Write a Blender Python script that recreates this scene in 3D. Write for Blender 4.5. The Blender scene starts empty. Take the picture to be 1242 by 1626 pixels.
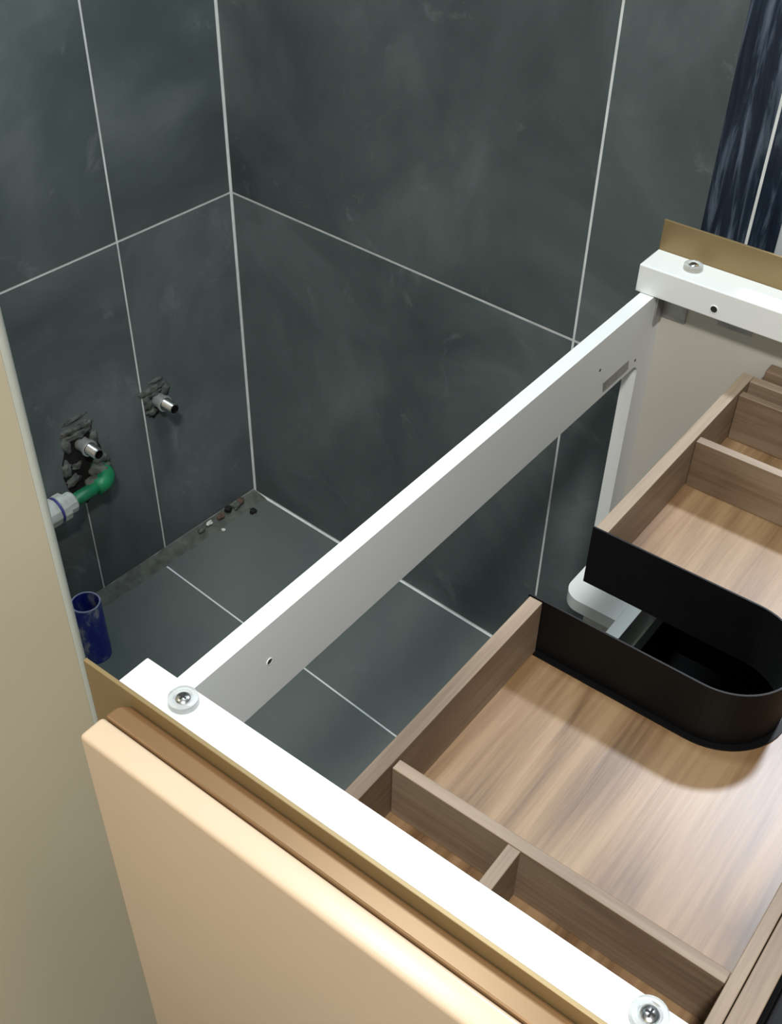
import bpy, bmesh, math, random
from mathutils import Vector, Matrix, noise

# ------------------------------------------------------------------ camera, world, lights, exposure
S = bpy.context.scene
COL = S.collection
R = math.radians

F_PX, YAW, PITCH, ROLL = 1760.45, R(219.672), R(-41.066), R(1.4005)
CAM = Vector((1.0712, 1.2236, 1.3543))
d = Vector((math.cos(PITCH) * math.cos(YAW), math.cos(PITCH) * math.sin(YAW), math.sin(PITCH)))
r0 = d.cross(Vector((0, 0, 1))).normalized()
u0 = r0.cross(d)
rr = math.cos(ROLL) * r0 + math.sin(ROLL) * u0
uu = -math.sin(ROLL) * r0 + math.cos(ROLL) * u0
cam_data = bpy.data.cameras.new('camera')
cam = bpy.data.objects.new('camera', cam_data)
COL.objects.link(cam)
cam_data.sensor_fit = 'VERTICAL'
cam_data.sensor_height = 24.0
cam_data.lens = F_PX * 24.0 / 1626.0
cam_data.clip_start = 0.02
M = Matrix((rr, uu, -d)).transposed().to_4x4()
M.translation = CAM
cam.matrix_world = M
S.camera = cam

world = bpy.data.worlds.new('world')
S.world = world
world.use_nodes = True
world.node_tree.nodes['Background'].inputs['Color'].default_value = (0.80, 0.93, 1.0, 1)
world.node_tree.nodes['Background'].inputs['Strength'].default_value = 0.14

S.view_settings.view_transform = 'Standard'
S.view_settings.look = 'None'
S.view_settings.exposure = 0.0
S.view_settings.gamma = 1.0
S.view_settings.use_curve_mapping = False

CEIL = 2.5
# x, y, disc radius, watts, colour, beam spread in degrees
LAMPS = [
    (-0.92, 0.92, 0.11, 52, (0.86, 0.91, 1.0), 180, 'round white ceiling lamp beyond the end of the right wall'),
    (1.44, 1.49, 0.13, 43, (1.0, 0.955, 0.90), 180, 'round warm ceiling lamp over the near end of the vanity'),
    (0.30, 0.62, 0.14, 15, (0.82, 0.95, 1.0), 180, 'unseen cool fill lamp added above the tiled corner'),  # unseen fill lamp, added to brighten the upper walls and floor
]
for (lx, ly, lr, pw, lc, sp, _) in LAMPS:
    ld = bpy.data.lights.new('lamp_light', 'AREA')
    ld.shape = 'DISK'
    ld.size = lr * 2
    ld.energy = pw
    ld.color = lc
    ld.spread = R(sp)
    lo = bpy.data.objects.new('lamp_light', ld)
    lo.location = (lx, ly, CEIL - 0.055)
    COL.objects.link(lo)

# ------------------------------------------------------------------ materials
def new_mat(name):
    m = bpy.data.materials.new(name)
    m.use_nodes = True
    nt = m.node_tree
    return m, nt, nt.nodes['Principled BSDF']

def nd(nt, t, **kw):
    n = nt.nodes.new(t)
    for k, v in kw.items():
        if k.startswith('i_'):
            key = k[2:]
            n.inputs[int(key) if key.isdigit() else key.replace('_', ' ')].default_value = v
        else:
            setattr(n, k, v)
    return n

def ramp(nt, stops):
    n = nt.nodes.new('ShaderNodeValToRGB')
    e = n.color_ramp.elements
    while len(e) < len(stops):
        e.new(0.5)
    for k, (p, c) in enumerate(stops):
        e[k].position = p
        e[k].color = (c[0], c[1], c[2], 1)
    return n

def coords(nt, scale=(1, 1, 1), rnd=True):
    L = nt.links.new
    tc = nd(nt, 'ShaderNodeTexCoord')
    mp = nd(nt, 'ShaderNodeMapping')
    mp.inputs['Scale'].default_value = scale
    if rnd:
        oi = nd(nt, 'ShaderNodeObjectInfo')
        mu = nd(nt, 'ShaderNodeVectorMath', operation='SCALE')
        cb = nd(nt, 'ShaderNodeCombineXYZ')
        for k in range(3):
            L(oi.outputs['Random'], cb.inputs[k])
        L(cb.outputs[0], mu.inputs[0])
        mu.inputs['Scale'].default_value = 7.0
        ad = nd(nt, 'ShaderNodeVectorMath', operation='ADD')
        L(tc.outputs['Object'], ad.inputs[0])
        L(mu.outputs[0], ad.inputs[1])
        L(ad.outputs[0], mp.inputs['Vector'])
    else:
        L(tc.outputs['Object'], mp.inputs['Vector'])
    return mp.outputs['Vector']

def simple(name, col, rough=0.4, metal=0.0, var=0.06, scale=14, bump=0.0, spec=0.5, coat=0.0):
    m, nt, b = new_mat(name)
    L = nt.links.new
    v = coords(nt)
    n = nd(nt, 'ShaderNodeTexNoise', i_Scale=scale, i_Detail=4.0)
    L(v, n.inputs['Vector'])
    lo = [max(0, c * (1 - var)) for c in col]
    hi = [min(1, c * (1 + var)) for c in col]
    rp = ramp(nt, [(0.3, lo), (0.7, hi)])
    L(n.outputs['Fac'], rp.inputs['Fac'])
    L(rp.outputs['Color'], b.inputs['Base Color'])
    b.inputs['Roughness'].default_value = rough
    b.inputs['Metallic'].default_value = metal
    b.inputs['Specular IOR Level'].default_value = spec
    b.inputs['Coat Weight'].default_value = coat
    if bump:
        bn = nd(nt, 'ShaderNodeBump', i_Strength=bump, i_Distance=0.002)
        L(n.outputs['Fac'], bn.inputs['Height'])
        L(bn.outputs['Normal'], b.inputs['Normal'])
    return m

def slate(name, dark, mid, light, stretch=(1, 1, 1), rough=0.45, smear=0.35):
    m, nt, b = new_mat(name)
    L = nt.links.new
    v = coords(nt, stretch)
    n1 = nd(nt, 'ShaderNodeTexNoise', i_Scale=3.2, i_Detail=7.0, i_Roughness=0.6, i_Distortion=0.6)
    L(v, n1.inputs['Vector'])
    r1 = ramp(nt, [(0.30, dark), (0.5, mid), (0.72, light)])
    L(n1.outputs['Fac'], r1.inputs['Fac'])
    # pale dust smears left by the tilers
    n2 = nd(nt, 'ShaderNodeTexNoise', i_Scale=7.0, i_Detail=5.0, i_Roughness=0.7, i_Distortion=1.4)
    L(v, n2.inputs['Vector'])
    r2 = ramp(nt, [(0.60, (0, 0, 0)), (0.78, (1, 1, 1))])
    L(n2.outputs['Fac'], r2.inputs['Fac'])
    ml = nd(nt, 'ShaderNodeMath', operation='MULTIPLY')
    ml.inputs[1].default_value = smear
    L(r2.outputs['Color'], ml.inputs[0])
    mx = nd(nt, 'ShaderNodeMixRGB')
    mx.inputs['Color2'].default_value = (0.28, 0.31, 0.32, 1)
    L(ml.outputs[0], mx.inputs['Fac'])
    L(r1.outputs['Color'], mx.inputs['Color1'])
    L(mx.outputs['Color'], b.inputs['Base Color'])
    b.inputs['Roughness'].default_value = rough
    n3 = nd(nt, 'ShaderNodeTexNoise', i_Scale=60.0, i_Detail=3.0)
    L(v, n3.inputs['Vector'])
    bn = nd(nt, 'ShaderNodeBump', i_Strength=0.06, i_Distance=0.002)
    L(n3.outputs['Fac'], bn.inputs['Height'])
    L(bn.outputs['Normal'], b.inputs['Normal'])
    return m

def wood(name, axis, dark, mid, light, rough=0.4, rnd=True, figure=1.0):
    """walnut-look melamine, grain along local x (0), y (1)"""
    m, nt, b = new_mat(name)
    L = nt.links.new
    st = [7.0, 7.0, 7.0]
    st[axis] = 2.0
    v = coords(nt, tuple(st), rnd)
    n0 = nd(nt, 'ShaderNodeTexNoise', i_Scale=0.75, i_Detail=2.0, i_Distortion=0.5)
    L(v, n0.inputs['Vector'])
    mul = nd(nt, 'ShaderNodeMath', operation='MULTIPLY')
    mul.inputs[1].default_value = 9.0 * figure
    L(n0.outputs['Fac'], mul.inputs[0])
    fr = nd(nt, 'ShaderNodeMath', operation='PINGPONG')
    fr.inputs[1].default_value = 1.0
    L(mul.outputs[0], fr.inputs[0])
    st2 = [210.0, 210.0, 210.0]
    st2[axis] = 9.0
    v2 = coords(nt, tuple(st2), rnd)
    n1 = nd(nt, 'ShaderNodeTexNoise', i_Scale=1.0, i_Detail=5.0, i_Roughness=0.65)
    L(v2, n1.inputs['Vector'])
    st3 = [34.0, 34.0, 34.0]
    st3[axis] = 1.6
    v3 = coords(nt, tuple(st3), rnd)
    n2 = nd(nt, 'ShaderNodeTexNoise', i_Scale=1.0, i_Detail=4.0, i_Roughness=0.6)
    L(v3, n2.inputs['Vector'])
    a = nd(nt, 'ShaderNodeMath', operation='MULTIPLY_ADD')
    a.inputs[1].default_value = 0.24
    L(fr.outputs[0], a.inputs[0])
    a2 = nd(nt, 'ShaderNodeMath', operation='MULTIPLY')
    a2.inputs[1].default_value = 0.42
    L(n1.outputs['Fac'], a2.inputs[0])
    L(a2.outputs[0], a.inputs[2])
    a3 = nd(nt, 'ShaderNodeMath', operation='MULTIPLY_ADD')
    a3.inputs[1].default_value = 0.42
    L(n2.outputs['Fac'], a3.inputs[0])
    L(a.outputs[0], a3.inputs[2])
    rp = ramp(nt, [(0.36, dark), (0.51, mid), (0.68, light)])
    L(a3.outputs[0], rp.inputs['Fac'])
    L(rp.outputs['Color'], b.inputs['Base Color'])
    b.inputs['Roughness'].default_value = rough
    bn = nd(nt, 'ShaderNodeBump', i_Strength=0.10, i_Distance=0.001)
    L(n1.outputs['Fac'], bn.inputs['Height'])
    L(bn.outputs['Normal'], b.inputs['Normal'])
    return m

M_TILE = slate('slate_tile', (0.056, 0.073, 0.076), (0.095, 0.120, 0.124), (0.165, 0.195, 0.201), rough=0.5, smear=0.55)
M_FLOOR = slate('floor_slate', (0.098, 0.122, 0.118), (0.116, 0.140, 0.135), (0.142, 0.166, 0.157), rough=0.45, smear=0.12)
M_NAVY = slate('navy_streaks', (0.003, 0.006, 0.013), (0.014, 0.024, 0.044), (0.15, 0.19, 0.26), stretch=(26, 26, 2.6), rough=0.3, smear=0.10)
M_GROUT = simple('grout', (0.72, 0.76, 0.76), rough=0.9, var=0.12, scale=40)
M_MORTAR = simple('dusty_mortar', (0.098, 0.108, 0.096), rough=0.95, var=0.30, scale=60, bump=0.5)
M_MORTAR_DARK = simple('dark_mortar', (0.085, 0.092, 0.086), rough=0.95, var=0.6, scale=90, bump=0.8)
M_CAVITY_SHADE = simple('cavity_shade', (0.004, 0.005, 0.004), rough=1.0, var=0.3)  # near-black colour standing in for shade inside the wall cavities
M_WHITE = simple('white_lacquer', (0.80, 0.83, 0.83), rough=0.35, var=0.01, scale=5)
M_GREIGE = simple('warm_white_board', (0.52, 0.505, 0.455), rough=0.45, var=0.03, scale=6)
M_BEIGE = simple('beige_lacquer', (0.55, 0.425, 0.30), rough=0.32, var=0.02, scale=5)
M_TALL = simple('cream_lacquer', (0.58, 0.52, 0.38), rough=0.4, var=0.04, scale=3)
M_TALL_EDGE = simple('pale_edge_strip', (0.60, 0.63, 0.56), rough=0.4, var=0.04, scale=8)
M_GOLD = simple('champagne_metal', (0.27, 0.195, 0.092), rough=0.42, metal=0.45, var=0.05, scale=4)
M_MOULD = simple('satin_bronze_moulding', (0.235, 0.138, 0.064), rough=0.36, metal=0.4, var=0.06, scale=5)
M_BLACK = simple('black_powder_coat', (0.0025, 0.0025, 0.003), rough=0.5, var=0.2, scale=30, spec=0.2)
M_STEEL = simple('bright_steel', (0.62, 0.63, 0.62), rough=0.22, metal=1.0, var=0.06, scale=30)
M_RING = simple('bright_nickel', (0.62, 0.65, 0.65), rough=0.3, metal=0.7, var=0.05, scale=30)
M_ZINC = simple('dull_zinc', (0.42, 0.42, 0.41), rough=0.45, metal=0.7, var=0.25, scale=60)
M_HOLE = simple('bore_shadow', (0.02, 0.02, 0.02), rough=0.9, var=0.1)
M_GREEN = simple('green_plastic', (0.012, 0.20, 0.085), rough=0.45, var=0.35, scale=40)
M_PVCW = simple('dusty_white_plastic', (0.50, 0.54, 0.52), rough=0.5, var=0.25, scale=45)
M_BLUE_RING = simple('blue_rubber', (0.05, 0.055, 0.25), rough=0.5, var=0.1)
M_PLASTER = simple('white_plaster_crumb', (0.62, 0.62, 0.58), rough=0.9, var=0.1, scale=90)
M_RUBBLE = simple('brown_rubble', (0.11, 0.07, 0.05), rough=0.95, var=0.5, scale=90)
M_COAL = simple('black_crumb', (0.008, 0.009, 0.009), rough=0.8, var=0.3, scale=90)
M_CEIL = simple('ceiling_paint', (0.75, 0.75, 0.73), rough=0.9, var=0.02)
M_PAINT = simple('cream_wall_paint', (0.66, 0.60, 0.50), rough=0.85, var=0.02)
M_FRAME = simple('pale_grey_frame', (0.50, 0.54, 0.57), rough=0.45, var=0.04)
WD, WM, WL = (0.105, 0.057, 0.025), (0.182, 0.107, 0.050), (0.255, 0.163, 0.084)
M_WOOD_X = wood('walnut_grain_across', 0, WD, WM, WL, rough=0.36, figure=1.35)
M_WOOD_Y = wood('walnut_grain_deep', 1, WD, WM, WL, rough=0.38)
ED, EM, EL = (0.112, 0.074, 0.043), (0.172, 0.120, 0.076), (0.250, 0.188, 0.128)
M_EDGE_X = wood('walnut_board_across', 0, ED, EM, EL, rough=0.5)
M_EDGE_Y = wood('walnut_board_deep', 1, ED, EM, EL, rough=0.5)

def blue_pipe_mat():
    m, nt, b = new_mat('blue_pvc_with_cement')
    L = nt.links.new
    v = coords(nt, (1, 1, 0.55))
    n = nd(nt, 'ShaderNodeTexNoise', i_Scale=34.0, i_Detail=5.0, i_Roughness=0.6)
    L(v, n.inputs['Vector'])
    rp = ramp(nt, [(0.40, (0.012, 0.022, 0.30)), (0.50, (0.04, 0.07, 0.30)), (0.60, (0.40, 0.43, 0.50))])
    L(n.outputs['Fac'], rp.inputs['Fac'])
    L(rp.outputs['Color'], b.inputs['Base Color'])
    b.inputs['Roughness'].default_value = 0.45
    return m
M_PIPE = blue_pipe_mat()
M_PIPE_RIM = simple('sawn_blue_rim', (0.30, 0.32, 0.48), rough=0.6, var=0.2, scale=60)

def clear_mat():
    m, nt, b = new_mat('clear_soft_plastic')
    b.inputs['Base Color'].default_value = (0.93, 0.96, 0.97, 1)
    b.inputs['Transmission Weight'].default_value = 0.75
    b.inputs['Roughness'].default_value = 0.12
    b.inputs['IOR'].default_value = 1.33
    return m
M_CLEAR = clear_mat()

def emit_mat():
    m, nt, b = new_mat('lamp_diffuser')
    b.inputs['Base Color'].default_value = (0.9, 0.9, 0.88, 1)
    b.inputs['Emission Color'].default_value = (1, 0.97, 0.92, 1)
    b.inputs['Emission Strength'].default_value = 1.0
    return m
M_DIFF = emit_mat()

# ------------------------------------------------------------------ builders
def bm_obj(name, bm, mat, parent=None, smooth=False):
    me = bpy.data.meshes.new(name)
    bmesh.ops.recalc_face_normals(bm, faces=bm.faces)
    bm.to_mesh(me)
    bm.free()
    me.materials.append(mat)
    if smooth:
        for p in me.polygons:
            p.use_smooth = True
    o = bpy.data.objects.new(name, me)
    COL.objects.link(o)
    if parent:
        o.parent = parent
    return o

def smooth_auto(o, ang=50):
    o.data.set_sharp_from_angle(angle=R(ang))
    return o

def add_box(bm, x0, x1, y0, y1, z0, z1, bevel=0.0, seg=2):
    vs = [bm.verts.new((x, y, z)) for x in (x0, x1) for y in (y0, y1) for z in (z0, z1)]
    idx = [(0, 1, 3, 2), (4, 6, 7, 5), (0, 4, 5, 1), (2, 3, 7, 6), (0, 2, 6, 4), (1, 5, 7, 3)]
    fs = [bm.faces.new([vs[i] for i in f]) for f in idx]
    if bevel:
        es = list({e for f in fs for e in f.edges})
        bmesh.ops.bevel(bm, geom=es, offset=bevel, segments=seg, affect='EDGES', profile=0.5)

def box(name, x0, x1, y0, y1, z0, z1, mat, parent=None, bevel=0.0, seg=2):
    bm = bmesh.new()
    add_box(bm, x0, x1, y0, y1, z0, z1, bevel, seg)
    return bm_obj(name, bm, mat, parent)

def prism(name, pts, a0, a1, axis, mat, parent=None, bevel=0.0, smooth=False):
    """extrude a 2-D outline along an axis ('x': pts are y,z; 'y': x,z; 'z': x,y)"""
    def P(p, a):
        return {'x': (a, p[0], p[1]), 'y': (p[0], a, p[1]), 'z': (p[0], p[1], a)}[axis]
    bm = bmesh.new()
    lo = [bm.verts.new(P(p, a0)) for p in pts]
    hi = [bm.verts.new(P(p, a1)) for p in pts]
    n = len(pts)
    bm.faces.new(lo[::-1])
    bm.faces.new(hi)
    for i in range(n):
        j = (i + 1) % n
        bm.faces.new((lo[i], lo[j], hi[j], hi[i]))
    if bevel:
        bmesh.ops.recalc_face_normals(bm, faces=bm.faces)
        bmesh.ops.bevel(bm, geom=[e for e in bm.edges], offset=bevel, segments=2, affect='EDGES', profile=0.5)
    return bm_obj(name, bm, mat, parent, smooth)

def arc(cx, cy, r, a0, a1, n=8):
    return [(cx + r * math.cos(R(a0 + (a1 - a0) * k / n)), cy + r * math.sin(R(a0 + (a1 - a0) * k / n))) for k in range(n + 1)]

def lathe(name, prof, origin, axis, mat, parent=None, n=28, jitter=0.0, smooth=True):
    """revolve (radius, height) pairs about an axis direction through origin; closed ends when radius is 0"""
    ax = Vector(axis).normalized()
    t = Vector((0, 0, 1)) if abs(ax.z) < 0.9 else Vector((1, 0, 0))
    e1 = ax.cross(t).normalized()
    e2 = ax.cross(e1)
    o = Vector(origin)
    bm = bmesh.new()
    rings = []
    for (r, h) in prof:
        if r < 1e-6:
            rings.append([bm.verts.new(o + ax * h)])
        else:
            ring = []
            for k in range(n):
                a = 2 * math.pi * k / n
                p = o + ax * h + (e1 * math.cos(a) + e2 * math.sin(a)) * r
                if jitter:
                    p = p + noise.noise_vector(p * 45) * jitter
                ring.append(bm.verts.new(p))
            rings.append(ring)
    for A, B in zip(rings, rings[1:]):
        for k in range(n):
            j = (k + 1) % n
            if len(A) == 1 and len(B) == 1:
                continue
            if len(A) == 1:
                bm.faces.new((A[0], B[k], B[j]))
            elif len(B) == 1:
                bm.faces.new((A[k], B[0], A[j]))
            else:
                bm.faces.new((A[k], B[k], B[j], A[j]))
    ob = bm_obj(name, bm, mat, parent, smooth)
    if smooth:
        try:
            ob.data.set_sharp_from_angle(angle=R(40))
        except Exception:
            pass
    return ob

def tube(name, pts, r, mat, parent=None, n=16):
    pts = [Vector(p) for p in pts]
    bm = bmesh.new()
    rings = []
    up = Vector((0, 0, 1))
    for i, p in enumerate(pts):
        t = (pts[min(i + 1, len(pts) - 1)] - pts[max(i - 1, 0)]).normalized()
        e1 = t.cross(up if abs(t.z) < 0.95 else Vector((0, 1, 0))).normalized()
        e2 = t.cross(e1)
        rad = r[i] if isinstance(r, (list, tuple)) else r
        rings.append([bm.verts.new(p + (e1 * math.cos(2 * math.pi * k / n) + e2 * math.sin(2 * math.pi * k / n)) * rad) for k in range(n)])
    for A, B in zip(rings, rings[1:]):
        for k in range(n):
            j = (k + 1) % n
            bm.faces.new((A[k], B[k], B[j], A[j]))
    bm.faces.new(rings[0][::-1])
    bm.faces.new(rings[-1])
    return bm_obj(name, bm, mat, parent, True)

def crumb(name, loc, size, mat, seed, parent=None, sub=2):
    """a small broken lump resting at loc"""
    rnd = random.Random(seed)
    bm = bmesh.new()
    bmesh.ops.create_icosphere(bm, subdivisions=sub, radius=1.0)
    off = Vector((rnd.uniform(0, 90), rnd.uniform(0, 90), rnd.uniform(0, 90)))
    for v in bm.verts:
        k = 1 + 0.55 * noise.noise(v.co * 1.7 + off)
        v.co = Vector((v.co.x * size[0] * k, v.co.y * size[1] * k, v.co.z * size[2] * k))
    zmin = min(v.co.z for v in bm.verts)
    for v in bm.verts:
        v.co.z -= zmin
    o = bm_obj(name, bm, mat, parent)
    o.location = loc
    return o

def tag(o, label, cat, group=None):
    o['label'] = label
    o['category'] = cat
    if group:
        o['group'] = group
    return o

def thing(name, label, cat, loc=(0, 0, 0), rz=0.0, group=None):
    o = bpy.data.objects.new(name, None)
    o.empty_display_size = 0.05
    COL.objects.link(o)
    o.location = loc
    o.rotation_euler = (0, 0, rz)
    return tag(o, label, cat, group)

def struct(o):
    o['kind'] = 'structure'
    return o

# ------------------------------------------------------------------ the room: walls, floor, ceiling, every tile a piece
G = 0.0017      # half a grout joint
TH = 0.0007     # how far a tile stands proud of the grout
X_END, Y_END = 2.3, 2.6

wall_left = struct(box('wall_left', -0.10, X_END, -0.10, -TH, -0.10, CEIL, M_GROUT))
wall_right = struct(box('wall_right', -0.10, -TH, -TH, 0.872, -0.10, CEIL, M_GROUT))
wall_near_bounce = struct(box('wall_near_bounce', X_END, X_END + 0.08, -TH, Y_END, -TH, CEIL, M_PAINT))  # unseen wall, added to bounce warm light onto the beige side
floor = struct(box('floor', -2.2, X_END, -TH, Y_END, -0.10, -TH, M_GROUT))
ceiling = struct(box('ceiling', -2.2, X_END, -0.10, Y_END, CEIL, CEIL + 0.06, M_CEIL))

def wall_tile(axis, a0, a1, z0, z1, mat, parent, th=0.0):
    if axis == 'y':     # lies on the y = 0 wall
        return box('tile', a0 + G, a1 - G, -0.0055, th, z0 + G, z1 - G, mat, parent, 0.0004, 1)
    return box('tile', -0.0055, th, a0 + G, a1 - G, z0 + G, z1 - G, mat, parent, 0.0004, 1)

XA = [0.0012, 0.221, 0.821, 1.421, 2.021]
rows = [(0.0, 0.6), (0.6, 1.2), (1.2, 1.8), (1.8, 2.4), (2.4, CEIL)]
for i in range(len(XA) - 1):
    for k, (z0, z1) in enumerate(rows):
        if k == 0 and i == 1:
            continue
        wall_tile('y', XA[i], XA[i + 1], z0 + (0.006 if k == 0 else 0), z1, M_TILE, wall_left)
# the tile the pipes come through: a saw cut runs from its foot up to the pipe hole
cut = 0.356
hole = [(cut + 0.0014, 0.195)] + [(0.343 + 0.034 * math.cos(R(a)) * (1.25 if a > 270 or a < 90 else 1), 0.268 + 0.064 * math.sin(R(a))) for a in
        list(range(-75, 255, 24))] + [(cut - 0.0014, 0.195)]
outl = [(0.221 + G, 0.008), (cut - 0.0014, 0.008)] + hole[::-1] + [(cut + 0.0014, 0.008), (0.821 - G, 0.008), (0.821 - G, 0.6 - G), (0.221 + G, 0.6 - G)]
prism('tile', outl, -0.0055, 0.0, 'y', M_TILE, wall_left)

for (y0, y1) in ((0.0012, 0.628), (0.628, 0.7635 + G)):
    for (z0, z1) in rows:
        bt = wall_tile('x', y0, y1, z0 + (0.001 if z0 == 0 else 0), z1, M_TILE, wall_right)
# navy streaked panels past the slate tiles, a ragged pale joint between them
for (z0, z1) in ((0.0, 1.2), (1.2, CEIL)):
    for (y0, y1) in ((0.7634, 0.8152), (0.8184, 0.8490)):
        box('navy_panel', -0.008, -0.0001, y0, y1, z0 + 0.001, z1 - 0.001, M_NAVY, wall_right, 0.0006, 1)
trim_1 = struct(box('trim_1', -0.10, 0.004, 0.8500, 0.8850, -TH, CEIL, M_FRAME, None, 0.002))

def floor_tile(q):
    bm = bmesh.new()
    lo = [bm.verts.new((x, y, -0.008)) for x, y in q]
    hi = [bm.verts.new((x, y, 0.0)) for x, y in q]
    bm.faces.new(lo[::-1])
    bm.faces.new(hi)
    for i in range(4):
        j = (i + 1) % 4
        bm.faces.new((lo[i], lo[j], hi[j], hi[i]))
    bm_obj('tile', bm, M_FLOOR, floor)
def fx(base, y):    # the floor joints run a touch out of square
    return base + 0.0265 * (y - 0.03)
bases = [-1.553, -0.953, -0.353, 0.2465, 0.8465, 1.4465, 2.05]
yb = [0.026, 0.664, 1.264, 1.864, 2.464]
for i in range(len(bases) - 1):
    for k in range(len(yb) - 1):
        y0, y1 = yb[k] + G, yb[k + 1] - G
        x0a, x1a = fx(bases[i], y0) + G, fx(bases[i + 1], y0) - G
        x0b, x1b = fx(bases[i], y1) + G, fx(bases[i + 1], y1) - G
        if bases[i] < 0 and k == 0 and bases[i + 1] > 0:
            x0a = x0b = 0.004
        elif bases[i] < 0 and k == 0:
            continue
        floor_tile([(x0a, y0), (x1a, y0), (x1b, y1), (x0b, y1)])

# dusty mortar seam left open along the foot of the left wall
bm = bmesh.new()
NX, NY = 110, 7
grid = []
for i in range(NX + 1):
    row = []
    for k in range(NY + 1):
        x = 0.003 + (X_END - 0.3) * (i / NX) ** 1.6
        y = 0.0005 + (0.0330 + 0.006 * noise.noise(Vector((x * 30, 0, 3)))) * k / NY
        t = 1 - k / NY
        z = 0.0002 + t * 0.0065 + (0.0004 + 0.0024 * min(1, 2 * t)) * noise.noise(Vector((x * 90, y * 90, 1))) - (0.0012 if k == NY else 0)
        row.append(bm.verts.new((x, y, z)))
    grid.append(row)
for i in range(NX):
    for k in range(NY):
        bm.faces.new((grid[i][k], grid[i + 1][k], grid[i + 1][k + 1], grid[i][k + 1]))
seam = bm_obj('mortar_seam', bm, M_MORTAR, floor, True)

# ------------------------------------------------------------------ ceiling lamps (the corner one is added fill)
for (lx, ly, lr, pw, lc, sp, lab) in LAMPS:
    t = thing('ceiling_lamp', lab, 'lamp', (lx, ly, CEIL))
    lathe('housing', [(0, 0), (lr + 0.02, 0), (lr + 0.02, -0.04), (lr + 0.012, -0.045), (lr + 0.004, -0.045), (lr + 0.004, -0.03), (0, -0.03)], (0, 0, 0), (0, 0, 1), M_WHITE, t)
    lathe('diffuser', [(0, -0.032), (lr, -0.032), (lr, -0.046), (0, -0.048)], (0, 0, 0), (0, 0, 1), M_DIFF, t)

# ------------------------------------------------------------------ vanity cabinet (its own frame, turned 3.1 degrees to the wall)
VR = R(3.1)
def vw(a, b, z=0.0):
    return (a * math.cos(VR) - b * math.sin(VR), a * math.sin(VR) + b * math.cos(VR), z)
BU, BW = 0.52, 0.97         # base point of the cabinet in its own frame
cab = thing('vanity_cabinet', 'white topless bathroom vanity carcass with gold edge panels and beige side', 'cabinet', vw(BU, BW), VR)

def vbox(name, a0, a1, b0, b1, z0, z1, mat, bevel=0.0006, parent=cab, seg=2):
    return box(name, a0 - BU, a1 - BU, b0 - BW, b1 - BW, z0, z1, mat, parent, bevel, seg)
def vp(pts):
    return [(a - BU, b - BW) for a, b in pts]

UL, UR = 0.893, 0.149       # outer faces left and right
WB, WF = 0.763, 1.168       # back and front
vbox('side_panel', UR, UR + 0.013, WB, WF, 0.0, 0.790, M_GREIGE)
vbox('side_panel', UL - 0.013, UL, WB, WF, 0.0, 0.790, M_GREIGE)
rail_r = vbox('top_rail', UR, 0.190, WB, WF, 0.790, 0.820, M_WHITE, 0.0012)
rail_l = vbox('top_rail', 0.851, UL, WB, WF, 0.790, 0.820, M_WHITE, 0.0012)
# back frame: one board with a big rounded window in it
BI = 0.784
zt, zb, ur, ul = 0.714, 0.44, 0.196, 0.846
o1 = [(UR + 0.013 - BU, 0.7895), (UL - 0.013 - BU, 0.7895), (UL - 0.013 - BU, 0.402), (ul - BU, 0.402)]
o1 += [(p[0] - BU, p[1]) for p in arc(ul - 0.012, zt - 0.012, 0.012, 0, 90, 5)]
o1 += [(p[0] - BU, p[1]) for p in arc(ur + 0.012, zt - 0.012, 0.012, 90, 180, 5)]
o1 += [(ur - BU, 0.402), (UR + 0.013 - BU, 0.402)]
prism('back_frame', o1, 0.769 - BW, BI - BW, 'y', M_WHITE, cab)
# lower corner plates and the stretcher between them
prism('corner_plate', vp([(UR + 0.013, 0.838), (UR + 0.013, 0.7635)] + arc(0.246 - 0.024, 0.7635 + 0.024, 0.024, -90, 0, 8) + [(0.246, 0.838)]), 0.383, 0.401, 'z', M_WHITE, cab)
prism('corner_plate', vp([(UL - 0.013, 0.838), (UL - 0.013, 0.7635)] + arc(0.800 + 0.024, 0.7635 + 0.024, 0.024, -90, -180, 8) + [(0.800, 0.838)]), 0.383, 0.401, 'z', M_WHITE, cab)
vbox('stretcher', UR + 0.013, UL - 0.013, 0.838, 0.855, 0.345, 0.401, M_WHITE)
low = vbox('added_lower_drawer', 0.185, 0.855, 0.884, WF - 0.006, 0.332, 0.345, M_BLACK)  # guessed lower drawer, added in black to darken the space below
vbox('back_board', 0.185, 0.855, 0.884, 0.893, 0.345, 0.432, M_BLACK, 0.0006, low)
vbox('side_board', 0.185, 0.194, 0.893, WF - 0.006, 0.345, 0.640, M_BLACK, 0.0006, low)
vbox('side_board', 0.846, 0.855, 0.893, WF - 0.006, 0.345, 0.640, M_BLACK, 0.0006, low)
vbox('front_board', 0.194, 0.846, WF - 0.015, WF - 0.006, 0.345, 0.640, M_BLACK, 0.0006, low)
# gold panels that stand up past the rails
vbox('gold_panel', UR - 0.0030, UR - 0.0002, WB, WF + 0.02, 0.02, 0.852, M_GOLD, 0.0004)
vbox('gold_panel', UL + 0.0002, UL + 0.0030, WB, WF + 0.02, 0.02, 0.857, M_GOLD, 0.0004)
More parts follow.
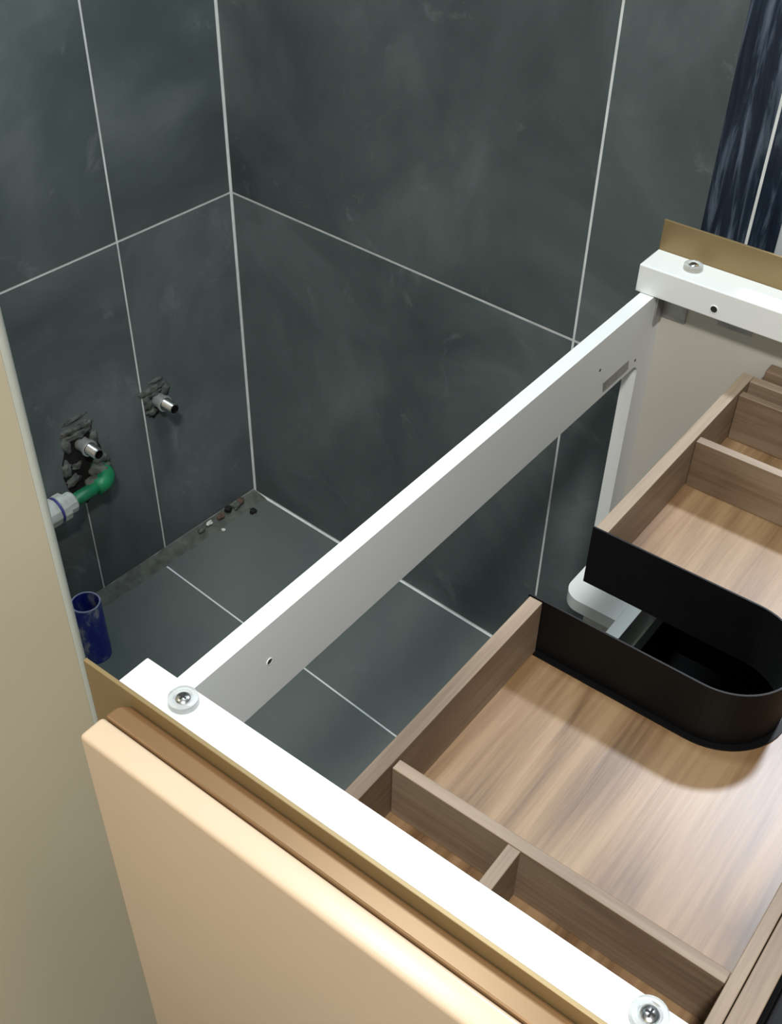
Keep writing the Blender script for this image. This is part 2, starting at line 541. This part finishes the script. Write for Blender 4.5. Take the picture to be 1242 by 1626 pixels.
# gold moulding and beige side leaf on the left
bm = bmesh.new()
a0, a1, b0, b1 = UL + 0.0034 - BU, 0.9105 - BU, 0.7955 - BW, WF + 0.02 - BW
pts = [(a0, b1), (a1, b1), (a1, b0)] + arc(a0 + 0.008, b0 + 0.008, 0.008, -90, -180, 5)
mold = prism('gold_moulding', pts, 0.62, 0.845, 'z', M_MOULD, cab, 0.0015)
bm = bmesh.new()
add_box(bm, 0.9112 - BU, 0.9290 - BU, 0.7945 - BW, WF + 0.02 - BW, 0.03, 0.8455, 0.0030, 5)
smooth_auto(bm_obj('beige_side', bm, M_BEIGE, cab, True))
# small metalwork
bk = vbox('corner_bracket', UR + 0.0132, UR + 0.0150, BI + 0.0003, 0.812, 0.757, 0.7895, M_ZINC, 0.0004)
box('bracket_leaf', UR + 0.0150 - BU, 0.180 - BU, BI + 0.0002 - BW, BI + 0.0020 - BW, 0.753, 0.7895, M_ZINC, bk)
vbox('slot_plate', UR + 0.0132, UR + 0.0142, 0.845, 0.882, 0.769, 0.7785, M_ZINC, 0.0003)
# hanging slot in the back board, slanted ends
prism('slot_plate', [(p[0] - BU, p[1]) for p in [(0.2235, 0.7320), (0.2765, 0.7320), (0.2735, 0.7200), (0.2205, 0.7200)]], BI - 0.001 - BW, BI + 0.0006 - BW, 'y', M_ZINC, cab)
def bore(c, axis, r, ring=True):
    o = (c[0] - BU, c[1] - BW, c[2])
    h = lathe('bore_hole', [(0, 0.0002), (r, 0.0002), (r, -0.001), (0, -0.001)], o, axis, M_HOLE, cab, 18)
    if ring:
        lathe('bore_ring', [(r * 0.96, -0.0005), (r * 1.22, -0.0005), (r * 1.2, 0.0004), (r * 0.98, 0.0006), (r * 0.96, -0.0005)], o, axis, M_WHITE, h, 18)
bore((0.190, 0.8475, 0.8000), (1, 0, 0), 0.0036)
bore((0.7648, BI, 0.7536), (0, 1, 0), 0.0026)
bore((0.2881, BI, 0.7533), (0, 1, 0), 0.0016, False)
bore((0.2060, BI, 0.7230), (0, 1, 0), 0.0016, False)

# clear worktop cushions screwed to the rails: pad and screw are parts of the cabinet
def bumper(a, b):
    c = (a - BU, b - BW, 0.8201)
    pad = lathe('clear_cushion', [(0, 0), (0.0094, 0), (0.0098, 0.0008), (0.0094, 0.0050), (0.0085, 0.0056), (0.0062, 0.0056), (0.0054, 0.0036), (0, 0.0036)],
                c, (0, 0, 1), M_CLEAR, cab, 32)
    c2 = (c[0], c[1], c[2] + 0.0038)
    sc = lathe('screw', [(0, 0), (0.0048, 0), (0.0049, 0.0006), (0.0036, 0.0018), (0, 0.0021)], c2, (0, 0, 1), M_STEEL, pad, 24)
    bm = bmesh.new()
    z = c2[2]
    add_box(bm, c[0] - 0.0026, c[0] + 0.0026, c[1] - 0.0006, c[1] + 0.0006, z + 0.0012, z + 0.00225)
    add_box(bm, c[0] - 0.0006, c[0] + 0.0006, c[1] - 0.0026, c[1] + 0.0026, z + 0.0012, z + 0.00226)
    x = bm_obj('screw_cross', bm, M_HOLE, pad)
bumper(0.8629, 0.8075)
bumper(0.8611, 1.1225)
bumper(0.1658, 0.8090)
bumper(0.1658, 1.1225)
# walnut runner cover beside the drawer on the right
vbox('runner_cover', 0.1640, 0.1795, 0.9090, 1.150, 0.700, 0.7490, M_EDGE_Y, 0.0006)
vbox('runner', 0.8450 + 0.010, UL - 0.0132, 0.900, 1.150, 0.668, 0.690, M_ZINC, 0.0006)
vbox('runner', UR + 0.0132, 0.1885, 0.905, 1.150, 0.668, 0.690, M_ZINC, 0.0006)

# ------------------------------------------------------------------ the drawer with its U-shaped plumbing cut-out
ZT, ZF, ZU = 0.745, 0.690, 0.682
D = None
DW = 1.03
def dbox(name, a0, a1, b0, b1, z0, z1, mat, bevel=0.0006):
    return box(name, a0 - BU, a1 - BU, b0 - DW, b1 - DW, z0 - ZU, z1 - ZU, mat, D, bevel)
DL, DR = 0.848, 0.1890
CL, CR, CW = 0.5850, 0.4840, 1.0860       # cut-out: left, right plate, deepest point
# bottom panel, with the U cut out of it
rU = (CL - CR) / 2
cU = (CL + CR) / 2
wS = CW - rU
fl = [(CL, 0.8912), (DL, 0.8912), (DL, 1.1502), (DR, 1.1502), (DR, 0.8912), (CR, 0.8912)]
fl += [(CR, wS)] + [(cU + rU * math.cos(R(a)), wS + rU * math.sin(R(a))) for a in range(172, 7, -8)] + [(CL, wS)]
D = prism('drawer', [(a - BU, b - DW) for a, b in fl], 0.0, ZF - ZU - 0.0002, 'z', M_WOOD_X, cab)
D.location = (0, DW - BW, ZU)
D['label'] = 'walnut drawer with a black U-shaped plumbing cut-out'
dbox('back_board', CL + 0.0002, DL, 0.8910, 0.9025, ZF, ZT, M_EDGE_X)
dbox('back_board', DR, CR - 0.0002, 0.8910, 0.9025, ZF, ZT, M_EDGE_X)
dbox('side_board', DL - 0.0115, DL, 0.9027, 1.1418, ZF, ZT - 0.0002, M_EDGE_Y)
dbox('side_board', DR, DR + 0.0115, 0.9027, 1.1418, ZF, ZT - 0.0002, M_EDGE_Y)
dbox('front_board', DR, DL, 1.1420, 1.1502, ZF, ZT, M_EDGE_X)
dbox('front_board', DR, DL, 1.1508, 1.1650, ZF - 0.006, ZT, M_EDGE_X)
# black sheet-metal U: wall, then the flange screwed to the bottom panel
def u_line(off):
    r = rU + off
    return [(CR - off, 0.8898)] + [(CR - off, wS - 0.03)] + [(cU + r * math.cos(R(a)), wS + r * math.sin(R(a))) for a in range(180, -1, -6)] + [(CL + off, wS - 0.03), (CL + off, 0.8898)]
outer, inner = u_line(0.0), u_line(-0.0016)
up = prism('curved_plate', [(a - BU, b - DW) for a, b in outer + inner[::-1]], 0.0015, ZT - ZU + 0.0012, 'z', M_BLACK, D)
fo, fi = u_line(0.0055), u_line(0.0002)
fo = [(fo[0][0], 0.9030)] + fo[1:-1] + [(fo[-1][0], 0.9030)]
fi = [(fi[0][0], 0.9030)] + fi[1:-1] + [(fi[-1][0], 0.9030)]
up['label'] = 'black curved metal plate around the cut-out'
fp = prism('flange', [(a - BU, b - DW) for a, b in fo + fi[::-1]], ZF - ZU, ZF - ZU + 0.0012, 'z', M_BLACK, D)
fp['label'] = 'thin black flange on the drawer floor'
# dividers, a little lower than the rim
ZD = 0.7415
dbox('divider', 0.7672, 0.7760, 0.9030, 1.1416, ZF, ZD, M_EDGE_Y)
dbox('divider', 0.7762, DL - 0.0118, 0.9950, 1.0045, ZF, ZD, M_EDGE_X)
dbox('divider', 0.3085, 0.3180, 0.9030, 1.1416, ZF, ZD, M_EDGE_Y)
dbox('divider', 0.2150, 0.2240, 0.9030, 1.1416, ZF, ZD, M_EDGE_Y)
dbox('black_filler_panel', DR - 0.02, DL + 0.02, 1.1690, 1.1870, 0.46, 0.700, M_BLACK, 0.001)  # added black panel filling the dark area beyond the drawer front
dbox('front_bracket', DR + 0.02, DL - 0.02, 1.1650, 1.1690, 0.684, 0.698, M_BLACK)

# ------------------------------------------------------------------ tall cream leaf standing left of the vanity
TY1 = 0.720
tp = thing('cream_panel', 'upright cream panel with a rounded pale edge strip, left of the vanity', 'panel', (1.15, TY1 - 0.02, 0))
prism('panel_leaf', [(1.50 - 1.15, 0.02), (0.8096 - 1.15, 0.02), (0.8096 - 1.15, -0.02), (1.50 - 1.15, -0.02)], 0.0, 1.20, 'z', M_TALL, tp)
prism('edge_strip', [(0.8094 - 1.15, -0.02), (0.8094 - 1.15, 0.02)] + [(p[0] - 1.15, p[1]) for p in arc(0.8074, 0.013, 0.007, 90, 180, 8)] + [(p[0] - 1.15, p[1]) for p in arc(0.8074, -0.013, 0.007, 180, 270, 8)],
      0.0, 1.20, 'z', M_TALL_EDGE, tp)

# ------------------------------------------------------------------ plumbing on the left wall
def mortar_patch(parent, spots, seed, mat):
    bm = bmesh.new()
    rnd = random.Random(seed)
    for (x, y, z, sx, sy, sz) in spots:
        b2 = bmesh.new()
        bmesh.ops.create_icosphere(b2, subdivisions=3, radius=1.0)
        off = Vector((rnd.uniform(0, 50), rnd.uniform(0, 50), rnd.uniform(0, 50)))
        vm = {}
        for v in b2.verts:
            k = 1 + 0.5 * noise.noise(v.co * 2.2 + off) + 0.2 * noise.noise(v.co * 6 + off)
            vm[v] = bm.verts.new((x + v.co.x * sx * k, y + v.co.y * sy * k, z + v.co.z * sz * k))
        for f in b2.faces:
            bm.faces.new([vm[v] for v in f.verts])
        b2.free()
    return bm_obj('mortar_patch', bm, mat, parent, True)

def outlet(label, x, z):
    t = thing('water_outlet', label, 'pipe', (x, 0, z))
    lathe('collar', [(0.0095, -0.005), (0.0118, -0.005), (0.0118, 0.0165), (0.0136, 0.0175), (0.0136, 0.0210), (0.0110, 0.022), (0.0095, 0.020)], (0, 0, 0), (0, 1, 0), M_RING, t, 26)
    prof = [(0.0, 0.030), (0.0072, 0.030), (0.0072, 0.0435), (0.0090, 0.0435)]
    h = 0.042
    while h > 0.020:                       # thread ridges
        prof += [(0.0097, h), (0.0091, h - 0.0011)]
        h -= 0.0022
    prof += [(0.0094, -0.005), (0, -0.005)]
    lathe('threaded_stub', prof, (0, 0, 0), (0, 1, 0), M_STEEL, t, 26)
    lathe('bore', [(0, 0.0305), (0.0071, 0.0305), (0.0071, 0.0312), (0, 0.0312)], (0, 0, 0), (0, 1, 0), M_HOLE, t, 20)
    return t
w1 = outlet('steel water outlet above the green pipe, ringed with rough mortar', 0.3430, 0.3100)
mortar_patch(w1, [(0.006, -0.001, 0.030, 0.030, 0.005, 0.006), (-0.016, -0.001, 0.026, 0.010, 0.004, 0.010), (0.026, -0.001, 0.010, 0.008, 0.005, 0.018),
                  (0.004, -0.001, 0.019, 0.022, 0.008, 0.007), (-0.022, -0.001, -0.008, 0.008, 0.005, 0.020), (0.033, -0.001, -0.034, 0.009, 0.006, 0.016), (0.004, -0.001, 0.047, 0.022, 0.003, 0.0045),
                  (0.026, -0.001, -0.058, 0.014, 0.006, 0.010), (0.014, -0.001, -0.036, 0.010, 0.004, 0.007)], 3, M_MORTAR_DARK)
w2 = outlet('steel water outlet nearest the room corner, with no pipe under it', 0.1928, 0.3136)
mortar_patch(w2, [(0.006, -0.001, 0.022, 0.026, 0.006, 0.007), (0.019, -0.001, 0.002, 0.008, 0.006, 0.018), (-0.017, -0.001, 0.012, 0.010, 0.005, 0.012),
                  (0.014, -0.001, -0.018, 0.012, 0.006, 0.008), (-0.004, -0.001, 0.034, 0.014, 0.003, 0.004), (0.004, -0.001, 0.014, 0.016, 0.007, 0.006)], 8, M_MORTAR_DARK)
mortar_patch(w2, [(0.010, -0.001, -0.022, 0.012, 0.0045, 0.007), (-0.004, -0.001, -0.014, 0.010, 0.004, 0.006), (0.014, -0.001, 0.006, 0.006, 0.0045, 0.008)], 5, M_CAVITY_SHADE)  # near-black lumps painted as the shade under this outlet
# flat near-black plate painted as the shade inside the broken-out cavity
cv = prism('cavity_shade_plate', [(0.343 + 0.048 * math.cos(R(a)) * (1 + 0.15 * math.sin(a * 7.0)), 0.268 + 0.072 * math.sin(R(a)) * (1 + 0.1 * math.cos(a * 5.0))) for a in range(0, 360, 15)],
           -0.006, -0.0003, 'y', M_CAVITY_SHADE, wall_left)

gp = thing('green_pipe', 'green plastic pipe elbow with a white union, coming out of the left wall', 'pipe', (0.323, 0.0, 0.247))
pts = [(0, -0.006, 0.004), (0, 0.010, 0.003)] + [(0.020 * (1 - math.cos(R(a))), 0.012 + 0.020 * math.sin(R(a)), 0.002 - 0.00003 * a) for a in (20, 40, 60, 80)] + [(0.030, 0.032, -0.001)]
tube('elbow', pts, [0.0150, 0.0150, 0.0150, 0.0150, 0.0148, 0.0145, 0.0140], M_GREEN, gp)
tube('pipe', [(0.026, 0.032, -0.001), (0.050, 0.032, -0.002), (0.086, 0.032, -0.003)], 0.0105, M_GREEN, gp)
mortar_patch(gp, [(0.005, 0.014, 0.010, 0.018, 0.016, 0.0085), (-0.006, 0.003, 0.016, 0.014, 0.008, 0.010), (0.026, 0.026, 0.006, 0.014, 0.010, 0.007), (-0.010, 0.0, -0.008, 0.008, 0.008, 0.012)], 21, M_MORTAR)
un = lathe('union', [(0, 0.066), (0.0150, 0.066), (0.0172, 0.069), (0.0172, 0.081), (0.0225, 0.083), (0.0225, 0.094), (0.0190, 0.096), (0.0190, 0.0985), (0.0215, 0.100), (0.0225, 0.104), (0.0225, 0.122), (0.0180, 0.127), (0.0180, 0.150), (0, 0.150)],
           (0.0065, 0.032, -0.003), (1, 0, 0.02), M_PVCW, gp, 12, smooth=False)
lathe('blue_seal', [(0.0185, 0.0955), (0.0212, 0.0955), (0.0212, 0.0990), (0.0185, 0.0990)], (0.0065, 0.032, -0.003), (1, 0, 0.02), M_BLUE_RING, gp, 24)

# blue waste pipe standing up from the floor
bp = thing('drain_pipe', 'blue plastic drain pipe stub smeared with cement, standing on the floor', 'pipe', (0.454, 0.104, 0.0))
PH = 0.118
lathe('pipe', [(0.0205, 0.012), (0.0232, 0.0), (0.0234, 0.004), (0.0230, PH - 0.0006), (0.0206, PH - 0.0006), (0.0205, 0.012), (0, 0.010)], (0, 0, 0), (0, 0, 1), M_PIPE, bp, 36, 0.0003)
lathe('sawn_rim', [(0.0206, PH - 0.0008), (0.0231, PH - 0.0008), (0.0228, PH + 0.0006), (0.0208, PH + 0.0006), (0.0206, PH - 0.0008)], (0, 0, 0), (0, 0, 1), M_PIPE_RIM, bp, 36, 0.0003)

# ------------------------------------------------------------------ crumbs lying on the floor
CR_ = [
    ('plaster_chip', (0.1270, 0.0130, 0.006), (0.007, 0.0045, 0.004), M_PLASTER, 'white plaster chip lying on the mortar seam, largest of the white bits', 'chip'),
    ('plaster_chip', (0.1174, 0.0384, 0.0), (0.0035, 0.0045, 0.003), M_PLASTER, 'small white plaster chip out on the dark floor tile', 'chip'),
    ('mortar_crumb', (0.0478, 0.0432, 0.0), (0.0065, 0.0060, 0.005), M_COAL, 'black crumb lying on the floor tile near the room corner', 'crumb'),
    ('rubble_bit', (0.1000, 0.0140, 0.005), (0.009, 0.006, 0.006), M_RUBBLE, 'brown rubble bit on the mortar seam beside the white chip', 'rubble'),
    ('rubble_bit', (0.0800, 0.0120, 0.005), (0.007, 0.006, 0.007), M_COAL, 'dark rubble bit midway along the mortar seam', 'rubble'),
    ('rubble_bit', (0.0620, 0.0150, 0.005), (0.008, 0.006, 0.006), M_MORTAR, 'grey rubble bit on the seam closer to the corner', 'rubble'),
    ('rubble_bit', (0.0480, 0.0110, 0.005), (0.007, 0.007, 0.006), M_RUBBLE, 'brown rubble bit on the seam almost in the corner', 'rubble'),
    ('rubble_bit', (0.1480, 0.0150, 0.005), (0.008, 0.005, 0.004), M_MORTAR, 'grey rubble bit on the seam to the left of the white chip', 'rubble'),
]
for k, (nm, loc, sz, mt, lab, cat) in enumerate(CR_):
    tag(crumb(nm, loc, sz, mt, 40 + k), lab, cat, 'building rubble on the floor')
